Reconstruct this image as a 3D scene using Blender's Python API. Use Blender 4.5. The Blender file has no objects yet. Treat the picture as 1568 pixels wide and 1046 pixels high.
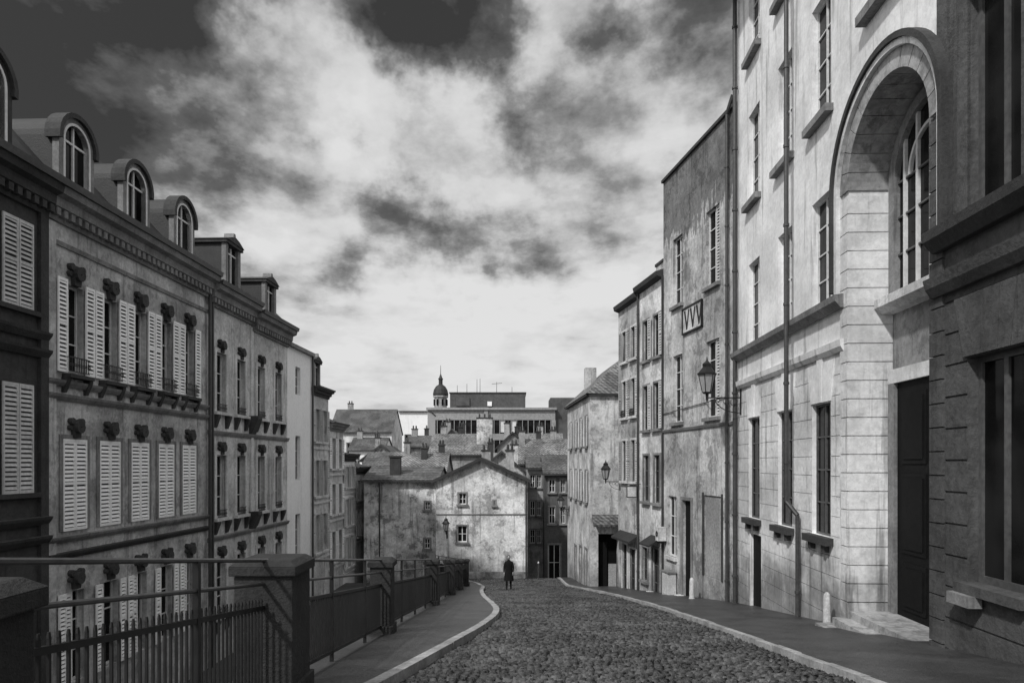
import bpy, bmesh, math, random
from mathutils import Vector, Matrix
random.seed(7)
R=random.random
def U(a,b): return a+(b-a)*R()
sc=bpy.context.scene
# ------------------------------------------------------------ materials
class NT:
    def __init__(s,nt): s.nt=nt
    def n(s,t,ins=None,**at):
        nd=s.nt.nodes.new(t)
        for k,v in at.items(): setattr(nd,k,v)
        if ins:
            for k,v in ins.items():
                sock=nd.inputs[k]
                if isinstance(v,bpy.types.NodeSocket): s.nt.links.new(v,sock)
                else: sock.default_value=v
        return nd
    def m(s,op,a,b=0.0,c=None,clamp=False):
        nd=s.nt.nodes.new('ShaderNodeMath'); nd.operation=op; nd.use_clamp=clamp
        for i,v in enumerate([a,b,c]):
            if v is None: continue
            if isinstance(v,bpy.types.NodeSocket): s.nt.links.new(v,nd.inputs[i])
            else: nd.inputs[i].default_value=v
        return nd.outputs[0]
    def mr(s,v,a,b,c,d):
        nd=s.nt.nodes.new('ShaderNodeMapRange'); nd.interpolation_type='SMOOTHSTEP'
        s.nt.links.new(v,nd.inputs[0])
        for i,x in enumerate([a,b,c,d]): nd.inputs[i+1].default_value=x
        return nd.outputs[0]
def newmat(name):
    m=bpy.data.materials.new(name); m.use_nodes=True
    t=NT(m.node_tree); b=m.node_tree.nodes['Principled BSDF']
    return m,t,b
def setgray(t,b,val):
    c=t.n('ShaderNodeCombineColor',{0:val,1:val,2:val})
    t.nt.links.new(c.outputs[0],b.inputs['Base Color'])
def plaster(name,base,var=.35,stain=.45,scale=1.0,rough=.9,bump=.35,zdark=None,patch=.0,fine=1.,grime=0.):
    m,t,b=newmat(name)
    co=t.n('ShaderNodeTexCoord').outputs['Object']
    n1=t.n('ShaderNodeTexNoise',{'Vector':co,'Scale':.5*scale,'Detail':5.,'Roughness':.65}).outputs[0]
    n2=t.n('ShaderNodeTexNoise',{'Vector':co,'Scale':7.*scale,'Detail':4.,'Roughness':.75}).outputs[0]
    mp=t.n('ShaderNodeMapping',{'Vector':co,'Scale':(3.2,3.2,.22)}).outputs[0]
    n3=t.n('ShaderNodeTexNoise',{'Vector':mp,'Scale':1.*scale,'Detail':4.,'Roughness':.7}).outputs[0]
    a=t.mr(n1,.34,.66,1-var,1+var*.4)
    s_=t.mr(n3,.33,.47,1-stain*.55,1.0)
    f=t.mr(n2,.3,.7,1-.24*fine,1+.14*fine)
    v=t.m('MULTIPLY',t.m('MULTIPLY',a,s_),f)
    if patch>0:
        n5=t.n('ShaderNodeTexNoise',{'Vector':co,'Scale':.95*scale,'Detail':6.,'Roughness':.78}).outputs[0]
        v=t.m('MULTIPLY',v,t.mr(n5,.42,.48,1-patch,1.))
        v=t.m('MULTIPLY',v,t.mr(n5,.55,.585,1.,1+patch*.35))
    v=t.m('MULTIPLY',v,base)
    if zdark or grime:
        sp=t.n('ShaderNodeSeparateXYZ',{0:co})
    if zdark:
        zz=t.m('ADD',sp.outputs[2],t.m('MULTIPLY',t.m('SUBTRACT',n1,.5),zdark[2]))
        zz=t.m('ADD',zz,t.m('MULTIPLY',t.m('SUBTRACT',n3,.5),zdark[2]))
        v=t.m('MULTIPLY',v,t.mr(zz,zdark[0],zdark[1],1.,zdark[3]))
    if grime:
        # rising damp: height above the sloping street
        h=t.m('ADD',t.m('ADD',sp.outputs[2],1.6),t.m('MULTIPLY',sp.outputs[1],.14))
        h=t.m('ADD',h,t.m('MULTIPLY',t.m('SUBTRACT',n1,.5),5.))
        h=t.m('ADD',h,t.m('MULTIPLY',t.m('SUBTRACT',n3,.5),2.))
        v=t.m('MULTIPLY',v,t.mr(h,.3,2.4,1-grime,1.))
    v=t.m('MINIMUM',v,.86)
    setgray(t,b,v)
    b.inputs['Roughness'].default_value=rough
    bp=t.n('ShaderNodeBump',{'Height':n2,'Strength':bump,'Distance':.03})
    t.nt.links.new(bp.outputs[0],b.inputs['Normal'])
    return m
def simple(name,base,rough=.6,metal=0.,var=.2,sc_=12.,spec=.5):
    m,t,b=newmat(name)
    co=t.n('ShaderNodeTexCoord').outputs['Object']
    n=t.n('ShaderNodeTexNoise',{'Vector':co,'Scale':sc_,'Detail':3.}).outputs[0]
    n1=t.n('ShaderNodeTexNoise',{'Vector':co,'Scale':.9,'Detail':3.}).outputs[0]
    v=t.m('MULTIPLY',t.mr(n,.3,.7,1-var,1+var),t.mr(n1,.3,.7,1-var,1+var))
    setgray(t,b,t.m('MULTIPLY',v,base))
    b.inputs['Roughness'].default_value=rough; b.inputs['Metallic'].default_value=metal
    b.inputs['Specular IOR Level'].default_value=spec
    return m
def glassm(name,base,rough=.1,spec=.12):
    m,t,b=newmat(name)
    co=t.n('ShaderNodeTexCoord').outputs['Object']
    n=t.n('ShaderNodeTexNoise',{'Vector':co,'Scale':.8,'Detail':2.}).outputs[0]
    setgray(t,b,t.m('MULTIPLY',t.mr(n,.35,.65,.4,1.8),base))
    b.inputs['Roughness'].default_value=rough
    b.inputs['Specular IOR Level'].default_value=spec
    bp=t.n('ShaderNodeBump',{'Height':n,'Strength':.15,'Distance':.1})
    t.nt.links.new(bp.outputs[0],b.inputs['Normal'])
    return m
def tiles(name,base,pitch=.28,axis='X'):
    m,t,b=newmat(name)
    co=t.n('ShaderNodeTexCoord').outputs['Object']
    sp=t.n('ShaderNodeSeparateXYZ',{0:co})
    x=t.m('ADD',sp.outputs[0],sp.outputs[1]); z=sp.outputs[2]
    row=t.m('FRACT',t.m('DIVIDE',z,pitch*.6))
    col=t.m('SINE',t.m('MULTIPLY',x,2*math.pi/pitch))
    n=t.n('ShaderNodeTexNoise',{'Vector':co,'Scale':4.,'Detail':4.,'Roughness':.7}).outputs[0]
    n1=t.n('ShaderNodeTexNoise',{'Vector':co,'Scale':.6,'Detail':3.}).outputs[0]
    v=t.m('MULTIPLY',t.mr(n,.3,.7,.45,1.5),t.mr(row,.0,.35,.4,1.1))
    v=t.m('MULTIPLY',v,t.mr(col,-1.,1.,.6,1.2))
    v=t.m('MULTIPLY',v,t.mr(n1,.35,.65,.6,1.25))
    setgray(t,b,t.m('MULTIPLY',v,base))
    b.inputs['Roughness'].default_value=.8
    h=t.m('ADD',t.m('MULTIPLY',col,.5),row)
    bp=t.n('ShaderNodeBump',{'Height':h,'Strength':.7,'Distance':.05})
    t.nt.links.new(bp.outputs[0],b.inputs['Normal'])
    return m
M={}
M['light']=plaster('plaster_light',.62,.28,.45,patch=.25)
M['R2']=plaster('plaster_school',.80,.2,.8,patch=.07,fine=.5)
M['R2low']=plaster('ashlar_school',.72,.28,.8,bump=.5,patch=.13,fine=.6,grime=.6)
M['R0']=plaster('plaster_vignette_grey',.085,.35,.6,bump=.9,patch=.25)  # lens vignette painted into the wall colour of the nearest school bay
M['R0low']=plaster('ashlar_vignette_grey',.075,.35,.6,bump=.9,patch=.25)  # same vignette darkening put into the ground-floor stone colour
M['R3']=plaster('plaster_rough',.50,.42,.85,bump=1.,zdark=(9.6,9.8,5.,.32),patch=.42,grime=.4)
M['R4']=plaster('plaster_mid',.46,.4,.8,bump=.6,patch=.45,grime=.45)
M['R4b']=plaster('plaster_pale',.68,.3,.8,patch=.32,grime=.45)
M['R5']=plaster('plaster_house',.58,.35,.8,patch=.38,grime=.45)
M['M2']=plaster('plaster_gable',.70,.35,.9,scale=1.1,patch=.44,grime=.45)
M['M1']=plaster('plaster_old',.60,.42,.9,scale=1.2,patch=.56,grime=.45)
M['L1']=plaster('plaster_left',.48,.38,.8,patch=.32)
M['L0']=plaster('plaster_left_vignette',.05,.35,.5,patch=.2)  # dark base colour carries the vignette at the left frame edge
M['L2']=plaster('plaster_left_mid',.58,.3,.8,patch=.25)
M['white']=plaster('plaster_white',.86,.06,.15,fine=.4)
M['dark']=plaster('plaster_dark',.09,.35,.5)
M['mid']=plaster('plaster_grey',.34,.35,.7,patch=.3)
M['stoneD']=plaster('stone_dark',.045,.35,.4,scale=2,bump=.7)
M['stoneM']=plaster('stone_trim',.22,.35,.6,scale=2)
M['trimL']=plaster('trim_light',.62,.25,.6,scale=2)
M['pillar']=plaster('pillar_stone',.026,.4,.4,scale=3,bump=.9)
M['kerb']=plaster('kerb_granite',.36,.35,.3,scale=3,bump=.5)
M['asph']=plaster('pavement_asphalt',.05,.45,.1,scale=2,rough=.45,bump=.9)
M['ground']=plaster('ground_asphalt',.05,.3,.1)
M['shut']=simple('shutter_paint',.84,.5,var=.05)
M['shutD']=simple('shutter_grey',.48,.6,var=.12)
M['frame']=simple('window_frame_white',.6,.5,var=.1)
M['frameD']=simple('window_frame_dark',.08,.5)
M['glass']=glassm('window_glass',.010)
M['glassL']=glassm('window_curtain',.07,.2)
M['slate']=plaster('roof_slate',.022,.3,.3,scale=3,rough=.65,bump=.5)
M['tile']=tiles('roof_tile',.16)
M['tileD']=tiles('roof_tile_dark',.085)
M['iron']=simple('wrought_iron',.012,.5,.2)
M['rail']=simple('railing_paint',.016,.45,.1,spec=.3)
M['railL']=simple('handrail_steel',.07,.4,.4)
M['zinc']=simple('zinc_pipe',.05,.5,.2)
M['wood']=simple('door_wood',.007,.7,spec=.15)
M['woodM']=simple('gate_wood',.28,.7)
M['black']=simple('dark_interior',.006,.9,spec=.1)
M['concrete']=plaster('concrete',.085,.2,.3,scale=.3)
M['concL']=plaster('concrete_light',.30,.15,.3,scale=.3)
M['lampglass']=simple('lantern_glass',.3,.2,var=.1)
M['skin']=simple('skin',.35,.6); M['coat']=simple('coat_cloth',.008,.9,spec=.2); M['hair']=simple('hair',.04,.8)
MK=list(M.keys())
# ------------------------------------------------------------ builder
class MB:
    def __init__(s,org=(0,0),d=(0,1),side=1):
        L=math.hypot(*d); s.d=(d[0]/L,d[1]/L); s.o=org
        s.nn=(s.d[1]*side,-s.d[0]*side)
        s.v=[];s.f=[];s.m=[]
    def P(s,a,n,z):
        return (s.o[0]+a*s.d[0]+n*s.nn[0], s.o[1]+a*s.d[1]+n*s.nn[1], z)
    def raw(s,pts,faces,mat):
        b=len(s.v); s.v+=pts
        for f in faces: s.f.append([b+i for i in f]); s.m.append(mat)
    def quad(s,pts,mat): s.raw([s.P(*p) for p in pts],[list(range(len(pts)))],mat)
    def box(s,a0,a1,n0,n1,z0,z1,mat,dz=0.0):
        p=[s.P(a0,n0,z0),s.P(a1,n0,z0+dz),s.P(a1,n1,z0+dz),s.P(a0,n1,z0),s.P(a0,n0,z1),s.P(a1,n0,z1+dz),s.P(a1,n1,z1+dz),s.P(a0,n1,z1)]
        s.raw(p,[(0,3,2,1),(4,5,6,7),(0,1,5,4),(1,2,6,5),(2,3,7,6),(3,0,4,7)],mat)
    def prism(s,prof,n0,n1,mat):
        k=len(prof); p=[s.P(a,n0,z) for a,z in prof]+[s.P(a,n1,z) for a,z in prof]
        s.raw(p,[list(range(k))[::-1],list(range(k,2*k))]+[(i,(i+1)%k,k+(i+1)%k,k+i) for i in range(k)],mat)
    def sect(s,prof,a0,a1,mat):
        k=len(prof); p=[s.P(a0,n,z) for n,z in prof]+[s.P(a1,n,z) for n,z in prof]
        s.raw(p,[list(range(k))[::-1],list(range(k,2*k))]+[(i,(i+1)%k,k+(i+1)%k,k+i) for i in range(k)],mat)
    def ring(s,ca,cz,r0,r1,n0,n1,mat,a=0.,b=math.pi,seg=20,legs=0.):
        for i in range(seg):
            t0=a+(b-a)*i/seg;t1=a+(b-a)*(i+1)/seg
            s.prism([(ca+r0*math.cos(t0),cz+r0*math.sin(t0)),(ca+r1*math.cos(t0),cz+r1*math.sin(t0)),(ca+r1*math.cos(t1),cz+r1*math.sin(t1)),(ca+r0*math.cos(t1),cz+r0*math.sin(t1))],n0,n1,mat)
        if legs>0:
            s.box(ca+r0,ca+r1,n0,n1,cz-legs,cz,mat); s.box(ca-r1,ca-r0,n0,n1,cz-legs,cz,mat)
    def disc(s,ca,cz,r,n,mat,drop=0.,seg=20):
        pts=[(ca+r*math.cos(math.pi*i/seg),n,cz+r*math.sin(math.pi*i/seg)) for i in range(seg+1)]
        if drop>0: pts+= [(ca-r,n,cz-drop),(ca+r,n,cz-drop)]
        s.quad(pts,mat)
    def cyl(s,p0,p1,r0,r1,mat,k=8,cap=True):
        A=Vector(s.P(*p0));B=Vector(s.P(*p1)); ax=(B-A).normalized()
        t=Vector((1,0,0)) if abs(ax.x)<.8 else Vector((0,1,0))
        u=ax.cross(t).normalized(); w=ax.cross(u)
        p=[]
        for c,r in((A,r0),(B,r1)):
            for i in range(k):
                th=2*math.pi*i/k+math.pi/k; p.append(tuple(c+u*r*math.cos(th)+w*r*math.sin(th)))
        f=[(i,(i+1)%k,k+(i+1)%k,k+i) for i in range(k)]
        if cap: f+=[list(range(k))[::-1],list(range(k,2*k))]
        s.raw(p,f,mat)
    def facade(s,a0,a1,z0,z1,ops,mat,depth=.25,grooves=(),rev=None,n=0.):
        rev=rev or mat
        A={a0,a1};Z={z0,z1}
        for o in ops: A|={o[0],o[1]};Z|={o[2],o[3]}
        for g in grooves: Z|={g[0],g[1]}
        A=sorted(x for x in A if a0<=x<=a1);Z=sorted(x for x in Z if z0<=x<=z1)
        for i in range(len(A)-1):
            for j in range(len(Z)-1):
                ca=(A[i]+A[i+1])/2;cz=(Z[j]+Z[j+1])/2
                if any(o[0]<ca<o[1] and o[2]<cz<o[3] for o in ops): continue
                g=any(q[0]<cz<q[1] for q in grooves)
                e=n-.03 if g else n
                s.quad([(A[i],e,Z[j]),(A[i+1],e,Z[j]),(A[i+1],e,Z[j+1]),(A[i],e,Z[j+1])],mat)
                if g:
                    for zz in(Z[j],Z[j+1]): s.quad([(A[i],n,zz),(A[i+1],n,zz),(A[i+1],e,zz),(A[i],e,zz)],mat)
        for o in ops:
            e=n-(o[4] if len(o)>4 else depth)
            for (p,q) in (((o[0],o[2]),(o[1],o[2])),((o[1],o[2]),(o[1],o[3])),((o[1],o[3]),(o[0],o[3])),((o[0],o[3]),(o[0],o[2]))):
                s.quad([(p[0],n,p[1]),(q[0],n,q[1]),(q[0],e-.02,q[1]),(p[0],e-.02,p[1])],rev)
    def body(s,a0,a1,z0,z1,deep,mat,roof='slate'):
        a0+=.01;a1-=.01
        s.quad([(a0,0,z0),(a0,-deep,z0),(a0,-deep,z1),(a0,0,z1)],mat)
        s.quad([(a1,0,z0),(a1,-deep,z0),(a1,-deep,z1),(a1,0,z1)],mat)
        s.quad([(a0,-deep,z0),(a1,-deep,z0),(a1,-deep,z1),(a0,-deep,z1)],mat)
        s.quad([(a0,0,z1),(a1,0,z1),(a1,-deep,z1),(a0,-deep,z1)],roof)
    def win(s,a0,a1,z0,z1,depth=.25,frame='frame',glass=None,cols=2,rows=3,n=0.,t=.05):
        g=glass or ('glassL' if R()<.3 else 'glass')
        e=n-depth
        s.quad([(a0,e,z0),(a1,e,z0),(a1,e,z1),(a0,e,z1)],g)
        f=e+.045
        s.box(a0,a0+t,e-.01,f,z0,z1,frame);s.box(a1-t,a1,e-.01,f,z0,z1,frame)
        s.box(a0+t,a1-t,e-.01,f-.002,z0,z0+t*1.3,frame);s.box(a0+t,a1-t,e-.01,f-.002,z1-t,z1,frame)
        for i in range(1,cols):
            c=a0+(a1-a0)*i/cols; w=t*(.9 if i*2==cols else .4)
            s.box(c-w*.6,c+w*.6,e-.01,f-.004,z0+t,z1-t,frame)
        for j in range(1,rows):
            c=z0+(z1-z0)*j/rows
            s.box(a0+t,a1-t,e-.01,f-.008,c-.018,c+.018,frame)
    def shutter(s,a0,a1,z0,z1,n,mat='shut',pitch=.115):
        t=.05
        s.box(a0,a0+t,n,n+.045,z0,z1,mat);s.box(a1-t,a1,n,n+.045,z0,z1,mat)
        for zz in(z0,(z0+z1)/2,z1-.08): s.box(a0+t,a1-t,n,n+.043,zz,zz+.08,mat)
        s.quad([(a0+t,n+.004,z0),(a1-t,n+.004,z0),(a1-t,n+.004,z1),(a0+t,n+.004,z1)],'stoneD')
        z=z0+.1
        while z<z1-.1:
            if abs(z+.04-(z0+z1)/2-.04)>.07:
                s.sect([(n+.042,z),(n+.042,z+.012),(n+.012,z+.078),(n+.008,z+.07)],a0+t,a1-t,mat)
            z+=pitch
    def build(s,name,parent=None,recalc=False):
        me=bpy.data.meshes.new(name); me.from_pydata(s.v,[],s.f)
        used=sorted(set(s.m),key=lambda k:MK.index(k)); ix={k:i for i,k in enumerate(used)}
        for k in used: me.materials.append(M[k])
        me.polygons.foreach_set('material_index',[ix[k] for k in s.m]); me.update()
        bm=bmesh.new(); bm.from_mesh(me); bmesh.ops.recalc_face_normals(bm,faces=bm.faces); bm.to_mesh(me); bm.free()
        o=bpy.data.objects.new(name,me); sc.collection.objects.link(o)
        if parent: o.parent=parent
        return o
def empty(name):
    e=bpy.data.objects.new(name,None); sc.collection.objects.link(e); return e
# ------------------------------------------------------------ ground
def g(y):
    if y<40: return -1.6-.14*y
    if y<46: return -7.2-.09*(y-40)
    if y<62: return -7.74-.2*(y-46)
    return -10.94
LOW=-8.0
def gl(y):
    if y<46: return LOW
    return min(LOW,max(-10.94,LOW-.18*(y-46)))
mb=MB((0,0),(0,1),1)
xs=[-3000,-800,-200,-60,-30,-13,-3.12,-3.08,-1,0,2,5,8,15,40,100,300,900,3000]
ys=[-40,-10,0,10,20,30,36,40,43,46,50,54,58,62,80,150,400,1000,3000,6000]
vv=[];ff=[]
for y in ys:
    for x in xs:
        z=gl(y) if x<=-3.1 else g(max(y,-10))
        if y>62: z=-10.94
        vv.append((x,y,z-.02))
nx=len(xs)
for j in range(len(ys)-1):
    for i in range(nx-1):
        ff.append((j*nx+i,j*nx+i+1,(j+1)*nx+i+1,(j+1)*nx+i))
mb.raw(vv,ff,'ground'); mb.build('ground')
def interp(pts,y):
    if y<=pts[0][1]: return pts[0][0]
    for (x0,y0),(x1,y1) in zip(pts,pts[1:]):
        if y<=y1: return x0+(x1-x0)*(y-y0)/(y1-y0)
    return pts[-1][0]
KL=[(-3.1,-4),(-2.15,4),(-1.5,8.8),(-1.0,12.5),(-.62,15.5),(-.4,18),(-.34,20),(-.45,22),(-.78,25),(-1.15,29),(-1.4,33),(-1.5,38),(-1.9,41),(-3.2,44.5),(-4.6,46)]
KR=[(4.2,-4),(4.35,6),(4.5,11),(4.65,16),(4.7,22),(4.55,27),(4.2,32),(3.7,36),(3.2,40),(3.1,46),(3.1,52)]
def smooth(pts):
    out=[]
    for k in range(0,225):
        y=-4+k*.25
        out.append((sum(interp(pts,y+dy) for dy in(-1.,-.5,0,.5,1.))/5,y))
    return out
KLs=smooth(KL);KRs=smooth(KR)
def sampler(T):
    def f(y):
        k=(y+4)/.25; i=max(0,min(len(T)-2,int(k))); t=min(max(k-i,0),1)
        return T[i][0]+(T[i+1][0]-T[i][0])*t
    return f
kl=sampler(KLs); kr=sampler(KRs)
v=[];f=[]
y=-1.
while y<47.5:
    step=U(.088,.112)
    x=kl(y)+U(0,.1)
    xe=kr(y)
    while x<xe-.05:
        w=U(.085,.15); w=min(w,xe-x)
        yy=y+.16*math.sin((x+1)*1.3)+U(-.012,.012)
        x0=x+.007;x1=x+w-.007;y0=yy+.007;y1=yy+step-.007
        h=U(-.011,.011); tx=U(-.009,.009);ty=U(-.010,.010)
        b=len(v); i1=.018
        cz=.03*math.exp(-((x-1.9)/2.6)**2)+.012*math.sin(x*1.7+y*.9)+.01*math.sin(y*2.3)
        ga=g(y0)+cz;gb=g(y1)+cz
        v+= [(x0,y0,ga-.03),(x1,y0,ga-.03),(x1,y1,gb-.03),(x0,y1,gb-.03),
             (x0+i1,y0+i1,ga+h+.008-tx-ty),(x1-i1,y0+i1,ga+h+.008+tx-ty),(x1-i1,y1-i1,gb+h+.008+tx+ty),(x0+i1,y1-i1,gb+h+.008-tx+ty)]
        f+= [(b+4,b+5,b+6,b+7),(b,b+1,b+5,b+4),(b+1,b+2,b+6,b+5),(b+2,b+3,b+7,b+6),(b+3,b,b+4,b+7)]
        x+=w
    y+=step
me=bpy.data.meshes.new('cobblestone_road'); me.from_pydata(v,[],f)
m,t,b=newmat('cobble_granite')
co=t.n('ShaderNodeTexCoord').outputs['Object']
isl=t.n('ShaderNodeNewGeometry').outputs['Random Per Island']
n1=t.n('ShaderNodeTexNoise',{'Vector':co,'Scale':.7,'Detail':4.}).outputs[0]
n2=t.n('ShaderNodeTexNoise',{'Vector':co,'Scale':45.,'Detail':3.}).outputs[0]
val=t.m('MULTIPLY',t.mr(isl,0.,1.,.012,.075),t.m('MULTIPLY',t.mr(n1,.3,.7,.5,1.45),t.mr(n2,.3,.7,.7,1.25)))
setgray(t,b,val)
t.nt.links.new(t.m('ADD',t.mr(n1,.3,.7,.14,.34),t.mr(isl,0.,1.,0.,.12)),b.inputs['Roughness'])
b.inputs['Specular IOR Level'].default_value=.7
bp=t.n('ShaderNodeBump',{'Height':n2,'Strength':.5,'Distance':.012}); t.nt.links.new(bp.outputs[0],b.inputs['Normal'])
me.materials.append(m)
me.polygons.foreach_set('use_smooth',[True]*len(me.polygons))
o=bpy.data.objects.new('cobblestone_road',me); sc.collection.objects.link(o)
def strip(fx0,fx1,z0,z1,ya,yb,name,mat,joint=False,step=.5):
    mb=MB(); y=ya
    while y<yb:
        L=(U(.8,1.15) if joint else step); y2=min(y+L,yb)
        e=.008 if joint else 0
        j=U(-.008,.008) if joint else 0
        p=[]
        for yy in(y+e,y2-e):
            for (fx) in (fx0,fx1):
                for z in(z0,z1): p.append((fx(yy)+j,yy,g(yy)+z+(j if z==z1 else 0)))
        mb.raw(p,[(0,1,3,2),(4,6,7,5),(0,4,5,1),(2,3,7,6),(1,5,7,3),(0,2,6,4)] if (joint) else [(1,5,7,3)],mat)
        y=y2
    return mb.build(name)
strip(lambda y:kl(y)-.18,kl,-.06,.13,-3.5,45,'kerb','kerb',True)
strip(kr,lambda y:kr(y)+.14,-.06,.11,-3.5,47,'kerb','kerb',True)
strip(lambda y:-3.05 if y<40 else -3.05-(y-40)*.4,lambda y:kl(y)-.18,0,.12,-3.5,46,'pavement','asph',step=.5)
strip(lambda y:kr(y)+.14,lambda y:8.4,0,.10,-3.5,54,'pavement','asph',step=.5)
mb=MB((-2.93,0),(0,1),-1)
p0,p1=-4,38.2
mb.prism([(p0,-9),(p1,-9),(p1,g(p1)+.2),(p0,g(p0)+.2)],0,.30,'pillar')
mb.build('retaining_wall')
def railing(name,xa,ya,xb,yb,pitch=.085):
    dx,dy=xb-xa,yb-ya; L=math.hypot(dx,dy)
    mb=MB((xa,ya),(dx,dy),1)
    sl=(g(yb)-g(ya)); z=g(ya)+.12
    for h,th,mt in((1.47,.022,'railL'),(1.22,.02,'railL')):
        mb.cyl((0,0,z+h),(L,0,z+sl+h),th,th,mt,8)
    for h in(.95,.12):
        mb.box(0,L,-.02,.02,z+h,z+h+.045,'rail',dz=sl)
    n=int(L/pitch)
    for i in range(1,n):
        a=L*i/n; zz=z+sl*a/L
        if i%26==0: mb.box(a-.025,a+.025,-.025,.025,zz+.0,zz+1.46,'rail')
        else:
            top=1.04 if ya<4 else .96
            mb.box(a-.009,a+.009,-.009,.009,zz+.14,zz+top,'rail')
            if ya<4: mb.cyl((a,0,zz+1.035),(a,0,zz+1.07),.015,.009,'rail',6)
    return mb.build(name)
def pillar(name,x,y,w=.38,h=1.6):
    mb=MB((x,y),(0,1),1); z=g(y)
    mb.box(-w/2,w/2,-w/2,w/2,z-.4,z+h-.13,'pillar')
    mb.box(-w/2-.04,w/2+.04,-w/2-.04,w/2+.04,z-.3,z+.3,'pillar')
    c=w/2+.045
    mb.box(-c,c,-c,c,z+h-.13,z+h-.03,'pillar')
    t_=z+h-.03; q=c-.08
    P=[mb.P(-c,-c,t_),mb.P(c,-c,t_),mb.P(c,c,t_),mb.P(-c,c,t_),mb.P(-q,-q,t_+.06),mb.P(q,-q,t_+.06),mb.P(q,q,t_+.06),mb.P(-q,q,t_+.06)]
    mb.raw(P,[(4,5,6,7),(0,1,5,4),(1,2,6,5),(2,3,7,6),(3,0,4,7)],'pillar')
    o=mb.build(name)
    bv=o.modifiers.new('b','BEVEL'); bv.width=.012; bv.segments=2
    return o
PY=[-3.6,3.24,7.5,13.8,22.2,28.6,33.2,38.]
for yy in PY: pillar('stone_pillar',-2.62,yy,w=.62 if yy==7.5 else .42,h=1.46 if yy==3.24 else 1.6)
for a,b_ in zip(PY,PY[1:]): railing('railing',-2.62,a+.19,-2.62,b_-.19)
railing('railing',-2.75,38.28,-5.1,45.6)
# ------------------------------------------------------------ LEFT ROW
LF=dict(org=(-13,0),d=(41/1045,1),side=1)
def cornice(mb,a0,a1,z,mat,h=.9,p=.55,dent=True,gut='zinc'):
    k=h/.9;q=p/.55
    mb.sect([(-.05,z),(.1*q,z),(.14*q,z+.25*k),(.3*q,z+.32*k),(.32*q,z+.55*k),(.5*q,z+.62*k),(.55*q,z+.8*k),(-.05,z+.8*k)],a0,a1,mat)
    if dent:
        a=a0+.06
        while a<a1-.15:
            mb.box(a,a+.15,.08*q,.28*q,z+.1*k,z+.29*k,mat); a+=.28
    mb.sect([(.42*q,z+.8*k+.003),(.62*q,z+.8*k+.003),(.66*q,z+.97*k),(.60*q,z+.97*k),(.42*q,z+.86*k)],a0,a1,gut)
def mansard(mb,a0,a1,z,top,deep=9,set_=1.35):
    a0+=.01;a1-=.01
    mb.sect([(.42,z),(-set_,top),(-deep/2,top+.7),(-deep+set_,top),(-deep,z)],a0,a1,'slate')
def dormer(mb,c,zb,top,w=1.35,mat='stoneM',glass='glass',kind='round',sidem='slate'):
    r=w/2; zc=top-r
    n1=.02
    if kind=='round':
        prof=[(c-r,zb),(c+r,zb)]+[(c+r*math.cos(math.pi*i/14),zc+r*math.sin(math.pi*i/14)) for i in range(15)]
        mb.prism(prof,-1.9,n1-.12,sidem)
        mb.ring(c,zc,r-.2,r+.04,n1-.14,n1+.04,mat,seg=14,legs=zc-zb-.02)
        mb.ring(c,zc,r+.0,r+.13,n1-.3,n1+.14,'stoneD',seg=14,a=-.15,b=math.pi+.15)
        mb.ring(c,zc,r-.2,r-.13,n1-.1,n1+.06,'frame',seg=14,legs=zc-zb-.1)
        mb.disc(c,zc,r-.19,n1-.115,glass,drop=zc-zb-.02)
    else:
        mb.box(c-r,c+r,-1.9,n1-.12,zb,top-.3,sidem)
        mb.box(c-r-.03,c-r+.2,n1-.14,n1+.04,zb,top-.35,mat);mb.box(c+r-.2,c+r+.03,n1-.14,n1+.04,zb,top-.35,mat)
        mb.quad([(c-r+.2,n1-.115,zb),(c+r-.2,n1-.115,zb),(c+r-.2,n1-.115,top-.4),(c-r+.2,n1-.115,top-.4)],glass)
        mb.box(c-r-.12,c+r+.12,-1.9,n1+.12,top-.35,top-.22,'stoneD')
        mb.prism([(c-r-.16,top-.219),(c+r+.16,top-.219),(c+r*.5,top-.02),(c,top+.05),(c-r*.5,top-.02)],-1.9,n1+.16,'stoneD')
        mb.prism([(c-.13,top),(c+.13,top),(c+.08,top+.22),(c-.08,top+.22)],-.3,n1+.1,mat)
    mb.box(c-.03,c+.03,n1-.13,n1-.06,zb,zc+r-.22 if kind=='round' else top-.4,'frame')
    mb.box(c-r+.2,c+r-.2,n1-.13,n1-.065,zc-.03,zc+.03,'frame')
    for s_ in(-1,1):
        mb.prism([(c+s_*r,zb),(c+s_*(r+.28),zb),(c+s_*(r+.25),zb+.2),(c+s_*(r+.08),zb+.45),(c+s_*r,zb+.8)],n1-.14,n1+.02,mat)
def keystone(mb,c,z,s_=1.,mat='stoneD'):
    mb.prism([(c-.10*s_,z-.12*s_),(c+.10*s_,z-.12*s_),(c+.17*s_,z+.32*s_),(c-.17*s_,z+.32*s_)],-.03,.12,mat)
    mb.ring(c,z+.14*s_,.02,.15*s_,.05,.22,mat,a=0,b=2*math.pi,seg=10)
    for q in(-1,1):
        mb.ring(c+q*.17*s_,z+.28*s_,.01,.08*s_,-.02,.13,mat,a=0,b=2*math.pi,seg=8)
        mb.ring(c+q*.2*s_,z+.12*s_,.01,.06*s_,-.02,.10,mat,a=0,b=2*math.pi,seg=8)
def surround(mb,a0,a1,z0,z1,w,p,mat,sill=True):
    mb.box(a0-w,a0,-.04,p,z0,z1,mat);mb.box(a1,a1+w,-.04,p,z0,z1,mat)
    mb.box(a0-w,a1+w,-.04,p+.003,z1,z1+w,mat)
    if sill: mb.box(a0-w-.05,a1+w+.05,-.04,p+.12,z0-.12,z0,mat)
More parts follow.
